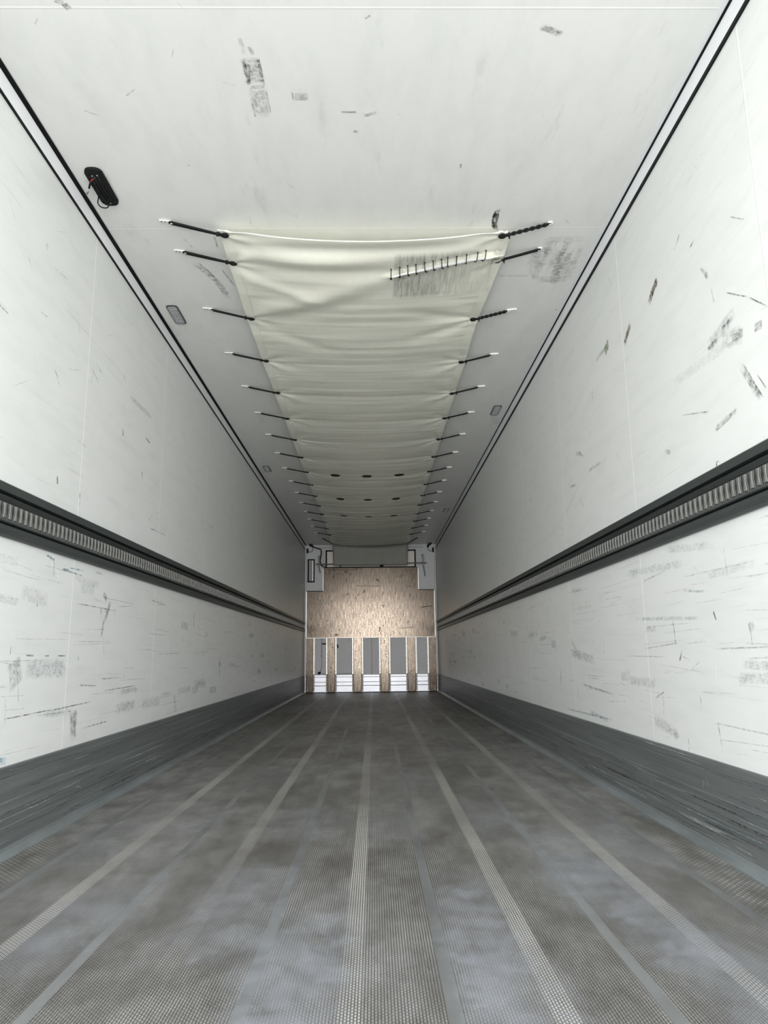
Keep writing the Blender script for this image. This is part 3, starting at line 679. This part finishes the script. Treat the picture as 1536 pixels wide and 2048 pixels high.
# eyelets
for s, rows, xs in ((-1, ROW_L, XL), (1, ROW_R, XR)):
    for i in range(17):
        bm = bmesh.new(); c = Vector((xs[i], rows[i], canvas_z(xs[i], rows[i])-.0035))
        c.z -= .003; add_torus(bm, c, .0150, .0048, (0, 0, 1), 18, 6)
        cp('eyelet', bm, M_cord)
for hx, hy in HOLES:  # added dark collars stand in for the duct's inner shade in the holes
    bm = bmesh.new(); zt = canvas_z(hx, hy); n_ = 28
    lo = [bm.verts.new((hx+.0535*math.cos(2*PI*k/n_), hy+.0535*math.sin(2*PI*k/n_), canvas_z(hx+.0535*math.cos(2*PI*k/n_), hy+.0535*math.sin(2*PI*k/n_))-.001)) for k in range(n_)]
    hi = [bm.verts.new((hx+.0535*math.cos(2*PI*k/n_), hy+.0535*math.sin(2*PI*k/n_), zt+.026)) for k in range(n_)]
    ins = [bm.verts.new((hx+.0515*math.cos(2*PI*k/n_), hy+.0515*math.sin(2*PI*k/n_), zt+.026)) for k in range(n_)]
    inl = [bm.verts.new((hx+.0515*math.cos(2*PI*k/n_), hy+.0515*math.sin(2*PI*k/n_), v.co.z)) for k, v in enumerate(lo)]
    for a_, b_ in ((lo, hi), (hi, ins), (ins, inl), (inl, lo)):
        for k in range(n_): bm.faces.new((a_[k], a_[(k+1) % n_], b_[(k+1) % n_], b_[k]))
    cp('hole_shade_collar', bm, simple('shade_collar', (.02, .016, .012), .7) if (hx, hy) == HOLES[0] else bpy.data.materials['shade_collar'])
# front flap hanging down to the rod
bm = bmesh.new(); prev = None
path = [(13.29, 0), (13.33, .012), (13.355, .04), (13.365, .10), (13.37, .20), (13.375, .30), (13.38, .375), (13.395, .39)]
pts = spline([(0, y, -d) for y, d in path], 5)
for p in pts:
    row = []
    for i in range(41):
        u = i/40; sg = .05*(1-(2*u-1)**2)*max(0, 1+p.z/.25) ; x = -.695+1.39*u
        x *= 1+.03*p.z
        row.append(bm.verts.new((x, p.y+.006*noise.noise(Vector((x*4, 0, p.z*5))), 2.686+p.z-sg+.0*u)))
    if prev:
        for i in range(40): bm.faces.new((prev[i], prev[i+1], row[i+1], row[i])).smooth = True
    prev = row
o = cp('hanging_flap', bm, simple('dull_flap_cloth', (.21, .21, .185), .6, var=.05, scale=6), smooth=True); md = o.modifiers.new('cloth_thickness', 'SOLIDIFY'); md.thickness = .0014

# ------------------------------------------------------------------ elastic cords that tie the tarpaulin
ORD = ['first', 'second', 'third', 'fourth', 'fifth', 'sixth', 'seventh', 'eighth', 'ninth', 'tenth', 'eleventh', 'twelfth', 'thirteenth', 'fourteenth', 'fifteenth', 'sixteenth', 'seventeenth']
def make_bungee(eye, anc, style, short=False):
    """origin at the anchor on the ceiling"""
    r = empty('bungee_cord', anc); E = Vector(eye)-Vector(anc); E.z -= .004; L = E.length
    d = E.normalized(); side = d.cross(Vector((0, 0, 1))).normalized()
    hook = Vector(d)*.052; hook.z = -.008
    knot = E-d*.034
    bm = bmesh.new(); n = 40
    if style == 'twist':
        turns = 3.2 if L > .2 else 2
        for q in (0, PI):
            pts = []
            for k in range(n+1):
                t = k/n; a = q+turns*2*PI*t; w = .0052*min(1, 6*t+.3)*min(1, 6*(1-t)+.3)
                pts.append(hook*(1-t)+knot*t+side*w*math.cos(a)+Vector((0, 0, 1))*w*math.sin(a))
            add_tube(bm, pts, .0052, 7)
    else:
        sp = .0085 if style == 'open' else .0048
        for q in (-1, 1):
            pts = [hook*(1-t)+knot*t+side*q*(sp*(1-t)**.6+.0030*t) for t in [k/10 for k in range(11)]]
            add_tube(bm, pts, .0046 if style == 'open' else .0050, 7)
        arc = [hook+side*sp*math.cos(a)-d*sp*math.sin(a) for a in [PI*k/8 for k in range(9)]]
        add_tube(bm, arc, .0045, 7)
    # loop from the knot through the eyelet
    for q in (-1, 1):
        add_tube(bm, spline([knot, E-d*.018+side*q*.006, E+side*q*.005+Vector((0, 0, -.004)), E+d*.004], 4), .0042, 6)
    obj('cord', bm, M_cord, r)
    bm = bmesh.new(); add_tube(bm, [knot-d*.009, knot-d*.004, knot+d*.004, knot+d*.009], [.006, .0115, .0115, .006], 8)
    add_tube(bm, [knot+side*.008+Vector((0, 0, -.004)), knot+side*.018+Vector((0, 0, -.012))], .003, 6)
    obj('knot', bm, M_cord, r)
    if True:
        bm = bmesh.new()
        e = Vector((d.x, d.y, 0)).normalized(); sd = Vector((-e.y, e.x, 0))
        c = bmesh.ops.create_cube(bm, size=1.0)
        for v in c['verts']:
            v.co = e*((.046 if short else .024)+v.co.x*(.018 if short else .056))+sd*(v.co.y*(.013 if v.co.x < 0 else .016))+Vector((0, 0, -.0025+v.co.z*.005))
        bmesh.ops.bevel(bm, geom=list(bm.edges), offset=.0012, segments=1, affect='EDGES')
        add_tube(bm, [e*.052+Vector((0, 0, -.003)), e*.056+Vector((0, 0, -.010)), e*.049+Vector((0, 0, -.013))], .0035, 6)
        a = obj('ceiling_clip', bm, M_clip, r)
        bm = bmesh.new()
        for t in ((.046,) if short else (.008, .024)): add_tube(bm, [e*t+Vector((0, 0, -.0045)), e*t+Vector((0, 0, -.0065))], .0032, 8)
        obj('screw', bm, M_screw, a)
    return r
def copy_tree(o, parent=None):
    c = o.copy(); COL.objects.link(c)
    if parent: c.parent = parent
    for ch in list(o.children): copy_tree(ch, c)
    return c
for s, rows, xs, word in ((-1, ROW_L, XL, 'left'), (1, ROW_R, XR, 'right')):
    proto = None
    for i in range(17):
        eye = (xs[i], rows[i], canvas_z(xs[i], rows[i])-.004)
        anc = (s*.938, rows[i]-.062, HC-.001)
        if i == 16: anc = (s*.868, 12.77, HC-.001)
        if s > 0 and i < 3 or s < 0 and i < 3 or i == 16:
            style = ('twist', 'black', 'twist')[i] if (s > 0 and i < 3) else ('open' if i < 2 and s < 0 else 'pair')
            if s > 0 and i == 0: style = 'twist'
            if s > 0 and i < 2: anc = (.978, anc[1]-.012, anc[2])
            r = make_bungee(eye, anc, style, s > 0 and i < 2)
        elif proto is None:
            r = proto = make_bungee(eye, anc, 'pair')
        else:
            r = copy_tree(proto); r.location = anc
        look = 'twisted black elastic cord' if (s > 0 and i in (0, 2)) else 'black elastic cord'
        where = 'nearest the camera' if i == 0 else ('last before the front wall' if i == 16 else ORD[i]+' from the near end')
        tag(r, '%s tying the %s edge of the tarpaulin, %s' % (look, word, where), 'bungee cord', 'elastic cords lacing the tarpaulin to the ceiling')

# ------------------------------------------------------------------ ceiling lamps
def rounded(bm, cx, cy, hx, hy, r, z0, z1, n=6):
    pts = []
    for qx, qy, a0 in ((1, 1, 0), (-1, 1, PI/2), (-1, -1, PI), (1, -1, 1.5*PI)):
        for k in range(n+1):
            a = a0+PI/2*k/n; pts.append((cx+qx*(hx-r)+r*math.cos(a), cy+qy*(hy-r)+r*math.sin(a)))
    a = [bm.verts.new((x, y, z0)) for x, y in pts]; b = [bm.verts.new((x, y, z1)) for x, y in pts]; m_ = len(pts)
    for i in range(m_): bm.faces.new((a[i], a[(i+1) % m_], b[(i+1) % m_], b[i])).smooth = True
    bm.faces.new(a); bm.faces.new(b)
def make_lamp():
    r = empty('ceiling_light', (0, 0, 0))
    bm = bmesh.new(); rounded(bm, 0, 0, .034, .122, .022, 0, -.006); obj('frame', bm, M_lampframe, r)
    bm = bmesh.new(); rounded(bm, 0, 0, .029, .112, .018, -.004, -.0085)
    for k in range(9): add_box(bm, -.020, .020, -.085+k*.021-.003, -.085+k*.021+.003, -.0105, -.008)
    obj('lens', bm, M_lens, r)
    return r
lp = make_lamp()
for i, (x, y, txt) in enumerate(((-1.121, 4.135, 'grey oblong lamp on the left of the ceiling, nearest the camera beside the third cord'),
                                 (-1.113, 7.885, 'small grey lamp flush in the ceiling far along the left edge'),
                                 (1.122, 5.95, 'grey oblong lamp on the right of the ceiling, beside the fifth cord'),
                                 (1.117, 10.35, 'smallest grey lamp far along the right edge of the ceiling'))):
    o = lp if i == 0 else copy_tree(lp); o.location = (x, y, HC)
    tag(o, txt, 'lamp', 'flush lamps along the ceiling edges')
r = empty('lamp_base', (-1.118, 2.895, HC)); tag(r, 'black oblong lamp base with loose wires on the near left ceiling', 'lamp base')
bm = bmesh.new(); rounded(bm, 0, 0, .038, .128, .032, 0, -.012, 8)
obj('base_plate', bm, M_black, r)
bm = bmesh.new()
for k in range(3): add_tube(bm, [(-.016+k*.014, -.085, -.012), (-.018+k*.014, 0, -.0135), (-.014+k*.014, .09, -.012)], .0035, 6)
obj('rib', bm, M_cable, r)
bm = bmesh.new()
for x, y in ((-.010, -.085), (-.004, -.072), (.012, -.088), (0, .108)): add_tube(bm, [(x, y, -.010), (x, y, -.014)], .0035, 8)
obj('screw', bm, M_steel, r)
bm = bmesh.new(); add_tube(bm, spline([(-.026, .035, -.012), (-.035, .055, -.022), (-.046, .082, -.030), (-.040, .108, -.032), (-.018, .118, -.028), (-.004, .105, -.018), (.0, .098, -.012)], 6), .0028, 6)
obj('wire_loop', bm, M_cable, r)
bm = bmesh.new(); add_tube(bm, [(-.030, -.050, -.012), (-.050, -.015, -.022)], .0045, 7); w_ = obj('lead', bm, M_cable, r)
bm = bmesh.new(); add_tube(bm, [(-.050, -.015, -.022), (-.068, .012, -.030)], .0045, 7); obj('lead_tip', bm, M_tip, w_)
bm = bmesh.new(); add_tube(bm, [(-.012, -.068, -.013), (-.022, -.058, -.014), (-.031, -.050, -.013)], .004, 7); obj('red_wire', bm, M_red, w_)

# ------------------------------------------------------------------ front bulkhead
YB = D-.075
r = empty('bulkhead_sheet', (0, YB, .98)); tag(r, 'scratched brown sheet with a raised upper middle, covering the middle of the front wall', 'wall panel')
def bp_(name, bm, mt, root, loc): bm.transform(Matrix.Translation(loc).inverted()); return obj(name, bm, mt, root)
bm = bmesh.new(); prof = [(-1.185, .982), (1.178, .982), (1.178, 1.845), (.885, 1.845), (.885, 2.272), (-.880, 2.278), (-.880, 1.838), (-1.185, 1.838)]
a = [bm.verts.new((x, YB, z)) for x, z in prof]; b = [bm.verts.new((x, YB+.02, z)) for x, z in prof]; n_ = len(prof)
for i in range(n_): bm.faces.new((a[i], a[(i+1) % n_], b[(i+1) % n_], b[i]))
bm.faces.new(a); bm.faces.new(b)
mk = Marks(bm, lambda x, z, o: (x, YB-o, z))
for q in ((-.45, 1.77, -.42, 1.80, .03), (.20, 1.56, .26, 1.565, .025), (.22, 1.535, .25, 1.54, .02), (-.14, 1.80, -.10, 1.86, .03), (.15, 1.07, .17, 1.19, .03), (.16, 1.05, .19, 1.06, .03), (-.67, 1.035, -.6, 1.04, .05), (-.6, 1.11, -.56, 1.15, .03), (.9, 1.53, 1.15, 1.55, .02), (.7, 1.91, .76, 1.91, .02), (-.3, 1.94, .25, 1.92, .01), (.1, 2.06, .16, 2.02, .03), (-.5, 2.2, -.43, 2.2, .02), (.5, 1.14, .85, 1.17, .012), (-.82, 2.235, -.2, 2.24, .012)):
    mk.add(*q[:4], q[4], (.04, .03, .025), .85)
for i in range(260):
    x = random.uniform(-1.15, 1.15); z = random.uniform(1.0, 1.82) if random.random() < .75 else random.uniform(1.9, 2.25)
    if abs(x) > .84 and z > 1.74: continue
    h = random.uniform(.01, .09)
    mk.add(x, z, x+random.uniform(-.02, .02), z+h, random.uniform(.005, .018), (.06, .048, .036) if random.random() < .7 else (.62, .56, .46), random.uniform(.4, .9))
bp_('sheet', bm, [M_ply, M_mark], r, r.location)
for x0, x1, z0, z1 in ((-1.202, -1.187, .99, 1.83), (1.180, 1.195, .99, 1.84), (-.892, -.881, 1.85, 2.26), (.886, .899, 1.86, 2.26)):
    z = z0; bm = bmesh.new(); add_box(bm, x0, x1, YB, YB+.02, z0, z1)
    while z < z1-.02:
        add_box(bm, x0, x1, YB-.003, YB+.002, z, min(z+.065, z1)); z += .075
    bp_('edge_strip', bm, M_edge, r, r.location)
bm = bmesh.new(); add_box(bm, -1.185, 1.178, YB-.004, YB+.018, .978, .988); bp_('bottom_trim', bm, M_angle, r, r.location)
bm = bmesh.new(); add_box(bm, -1.185, -.88, YB-.004, YB+.04, 1.838, 1.850); add_box(bm, .885, 1.178, YB-.004, YB+.04, 1.845, 1.857); add_box(bm, -.86, .87, YB-.002, YB+.03, 2.272, 2.284); bp_('top_gap', bm, M_black, r, r.location)

posts = [(-1.185, -1.070), (-.794, -.668), (-.317, -.182), (.180, .318), (.672, .806), (1.068, 1.190)]
pw = ['outermost on the left, beside the wall', 'second from the left, with a black hose behind it', 'third from the left, left of the centre seam', 'fourth from the left, right of the centre seam', 'fifth from the left, with a dark hole low down', 'outermost on the right, beside the wall']
for i, (x0, x1) in enumerate(posts):
    c = (x0+x1)/2; w = (x1-x0)/2; r = empty('bulkhead_post', (c, YB, .012))
    tag(r, 'scratched brown upright board, '+pw[i], 'post', 'upright boards at the foot of the front wall')
    bm = bmesh.new(); add_box(bm, -w, w, 0, .02, 0, .965, .002)
    mk = Marks(bm, lambda x, z, o: (x, -o, z))
    for k in range(22): 
        z = random.uniform(.03, .9); x = random.uniform(-w*.8, w*.6)
        mk.add(x, z, x+random.uniform(0, .03), z+random.uniform(0, .03), random.uniform(.004, .014), (.05, .04, .035) if k % 2 else (.7, .66, .6), .6)
    dots = {1: ((.0, .43), (.0, .36), (.02, .86), (.02, .80)), 4: ((-.005, .36),), 3: ((.03, .80), (.02, .66), (.03, .62), (0, .91), (0, .88)), 2: ((-.03, .90), (-.03, .72)), 5: ((.01, .14),)}.get(i, ())
    for x, z in dots: mk.add(x-.012, z, x+.012, z, .026, (.01, .01, .01), 1.0)
    obj('board', bm, [M_post, M_mark], r)
    for q in (-1, 1):
        bm = bmesh.new(); a_, b_ = sorted((q*(w+.004), q*(w+.034)))
        if (i == 0 and q < 0) or (i == 5 and q > 0): a_, b_ = sorted((q*(w+.004), q*(w+.016)))
        add_box(bm, a_, b_, .022, .030, .318, .965); sr = obj('side_angle', bm, M_angle, r)
        bm = bmesh.new()
        for k in range(8): add_tube(bm, [((a_+b_)/2, .0215, .37+k*.078), ((a_+b_)/2, .0205, .37+k*.078)], .004, 8)
        obj('hole', bm, M_black, sr)
        bm = bmesh.new(); add_box(bm, a_, b_, .010, .018, .008, .300); br = obj('foot_bracket', bm, M_anglelow, r)
        bm = bmesh.new()
        for z in (.28, .205, .13, .06): add_tube(bm, [((a_+b_)/2, .010, z), ((a_+b_)/2, .004, z)], .008, 8)
        obj('bolt', bm, M_screw, br)
        bm = bmesh.new(); g0, g1 = sorted((q*w, q*(w+.006))); add_box(bm, g0, g1, .004, .012, 0, .965); obj('shadow_gap', bm, M_black, r)
bm = bmesh.new()
add_box(bm, -1.215, 1.215, D-.045, D-.001, .010, .120, .003); add_box(bm, -1.215, 1.215, D-.045, D-.001, .127, .186, .003)
add_box(bm, -1.215, 1.215, D-.045, D-.001, .190, .275, .003); add_box(bm, -1.215, 1.215, D-.042, D-.001, .279, .315, .003)
tag(obj('kick_plate', bm, M_alu), 'bright ribbed aluminium kick plate behind the boards at the foot of the front wall', 'kick plate')
bm = bmesh.new(); add_box(bm, -1.215, 1.215, D-.06, D-.002, 0, .009)
tag(obj('trim_3', bm, M_black), kind='structure')
bm = bmesh.new()
for s in (-1, 1): add_box(bm, *sorted((s*1.203, s*1.230)), D-.055, D-.001, .32, HC-.002, .004)
tag(obj('trim_4', bm, simple('corner_strip', (.46, .46, .45), .4)), kind='structure')

# air inlet of the cooling unit, behind the hanging flap
r = empty('air_inlet', (0, D, 2.29)); tag(r, 'black framed air inlet of the cooling unit behind the hanging end of the tarpaulin', 'air inlet')
bm = bmesh.new(); F = (-.845, .855, 2.286, 2.615)
for b4 in ((F[0], F[0]+.028, F[2], F[3]), (F[1]-.026, F[1], F[2], F[3]), (F[0], F[1], F[3]-.026, F[3]), (F[0], F[1], F[2], F[2]+.010)):
    add_box(bm, b4[0], b4[1], D-.05, D-.001, b4[2], b4[3])
for x in (-.57, .21): add_box(bm, x-.006 if x < 0 else x-.035, x+.01 if x < 0 else x+.035, D-.054, D-.02, 2.29, 2.335)
bp_('seal_frame', bm, M_black, r, r.location)
bp_('panel', bx(F[0]+.02, F[1]-.02, D-.030, D-.001, F[2]+.004, F[3]-.02), M_grille, r, r.location)
# rod that holds the flap
r = empty('flap_rod', (0, D-.20, 2.335)); tag(r, 'thin grey metal rod across the front wall holding the lower edge of the tarpaulin', 'rod')
bm = bmesh.new(); add_tube(bm, [(-1.02, D-.18, 2.335), (1.045, D-.18, 2.345)], .010, 10); bp_('rod', bm, M_steel, r, r.location)
for x, z1 in ((-.965, 2.50), (.985, 2.51)):
    bm = bmesh.new(); add_box(bm, x-.016, x+.016, D-.165, D-.150, 2.28, z1, .002); add_box(bm, x-.02, x+.02, D-.155, D-.001, z1-.02, z1, .002)
    bp_('bracket', bm, simple('grey_bracket', (.20, .20, .20), .5, .3) if x < 0 else bpy.data.materials['grey_bracket'], r, r.location)
    bm = bmesh.new(); add_tube(bm, spline([(x+.005, D-.165, 2.29), (x+.02, D-.15, 2.2), (x+.03, D-.14, 2.10 if x > 0 else 2.2)], 5), .010, 6); bp_('strap', bm, bpy.data.materials['grey_bracket'], r, r.location)
# framed holder on the left
r = empty('document_holder', (-1.118, D, 2.235)); tag(r, 'narrow black framed grey panel upright on the left of the front wall', 'panel')
bm = bmesh.new()
for b4 in ((-1.183, -1.157, 2.015, 2.452), (-1.077, -1.052, 2.015, 2.452), (-1.183, -1.052, 2.015, 2.038), (-1.183, -1.052, 2.430, 2.452)): add_box(bm, b4[0], b4[1], D-.03, D-.001, b4[2], b4[3])
bp_('frame', bm, M_black, r, r.location)
bp_('sheet', bx(-1.158, -1.092, D-.014, D-.001, 2.04, 2.43), M_label, r, r.location)
bp_('light_strip', bx(-1.090, -1.078, D-.018, D-.001, 2.042, 2.428), M_edge, r, r.location)
# marker plugs and cables
for s, word in ((-1, 'left'), (1, 'right')):
    r = empty('sensor_plug', (s*1.188, D-.02, 2.61)); tag(r, 'small black plug on a thin cable, upper %s corner of the front wall' % word, 'plug', 'black plugs in the upper corners')
    bm = bmesh.new(); add_tube(bm, [(0, 0, -.044), (0, 0, -.036), (0, 0, .036), (0, 0, .044)], [.012, .021, .021, .012], 12); obj('body', bm, M_cable, r)
    bm = bmesh.new(); add_tube(bm, spline([(-s*.018, 0, -.018), (-s*.07, 0, -.020), (-s*.098, -.01, .02), (-s*.100, -.03, .07), (-s*.080, -.05, .106)], 6), .005, 6); obj('cable', bm, M_cable, r)
r = empty('ceiling_gland', (-1.13, D-.11, HC)); tag(r, 'dark cable gland with thick black hose at the upper left corner, running to the inlet', 'hose')
bm = bmesh.new(); add_tube(bm, spline([(-1.135, D-.14, HC-.004), (-1.10, D-.12, 2.70), (-1.06, D-.06, 2.672), (-.985, D-.04, 2.650), (-.935, D-.03, 2.625), (-.928, D-.03, 2.55), (-.945, D-.03, 2.45), (-.940, D-.03, 2.37), (-.905, D-.03, 2.315), (-.84, D-.03, 2.292)], 6), .012, 8); bp_('hose', bm, M_cable, r, r.location)
bm = bmesh.new(); add_tube(bm, [(-1.135, D-.20, HC-.002), (-1.12, D-.12, HC-.012), (-1.09, D-.06, HC-.03)], [.02, .028, .018], 8); bp_('gland', bm, simple('brown_black', (.03, .022, .02), .6), r, r.location)
r = empty('cable_gland', (1.12, D-.15, HC)); tag(r, 'dark bent cable gland in the upper right ceiling corner', 'cable gland')
bm = bmesh.new(); add_tube(bm, spline([(0.02, -.03, -.004), (-.01, .03, -.02), (-.03, .07, -.035), (-.035, .09, -.06)], 5), .020, 8); obj('body', bm, M_cable, r)
# tray line under the ceiling
bm = bmesh.new(); add_box(bm, -1.02, 1.0, D-.03, D-.001, 2.655, 2.685, .004)
tag(obj('ceiling_channel', bm, simple('channel_grey', (.42, .42, .41), .5)), 'shallow grey channel along the top of the front wall above the inlet', 'channel')
bm = bmesh.new(); add_box(bm, -.905, -.885, D-.02, D-.001, 1.86, 2.65, .003)
tag(obj('conduit', bm, simple('conduit_grey', (.44, .44, .44), .5)), 'thin upright grey conduit left of the inlet', 'conduit')
# behind the posts
bm = bmesh.new(); add_tube(bm, spline([(-.905, D-.02, .880), (-.80, D-.02, .876), (-.70, D-.02, .882), (-.645, D-.02, .868), (-.618, D-.02, .838), (-.612, D-.02, .798)], 6), .012, 8)
tag(obj('black_hose', bm, M_cable), 'short bent black hose passing behind the second board from the left', 'hose')
r = empty('conduit_cable', (-.91, D, .62)); tag(r, 'thin grey conduit with a hanging cable between the two left boards', 'cable')
bp_('conduit', bx(-.925, -.900, D-.014, D-.001, .62, .975), simple('dull_conduit', (.30, .30, .31), .5), r, r.location)
bm = bmesh.new(); add_tube(bm, spline([(-.910, D-.016, .68), (-.905, D-.018, .55), (-.915, D-.03, .44), (-.935, D-.05, .362)], 6), .006, 6); bp_('cable', bm, M_label, r, r.location)
bm = bmesh.new(); add_tube(bm, [(-.975, D-.065, .340), (-.955, D-.06, .352), (-.925, D-.055, .362)], [.012, .026, .016], 8); bp_('plug', bm, M_cable, r, r.location)
bm = bmesh.new(); add_box(bm, -.90, -.35, D-.01, D-.001, .330, .345)
tag(obj('drip_rail', bm, simple('drip_grey', (.27, .27, .27), .5)), 'dark horizontal rail just above the kick plate on the left', 'rail')
bm = bmesh.new(); add_box(bm, .003, .010, D-.004, D-.001, .32, .98); add_box(bm, .014, .017, D-.004, D-.001, .32, .98)
tag(obj('trim_5', bm, simple('seam_grey', (.22, .22, .22), .5)), kind='structure')
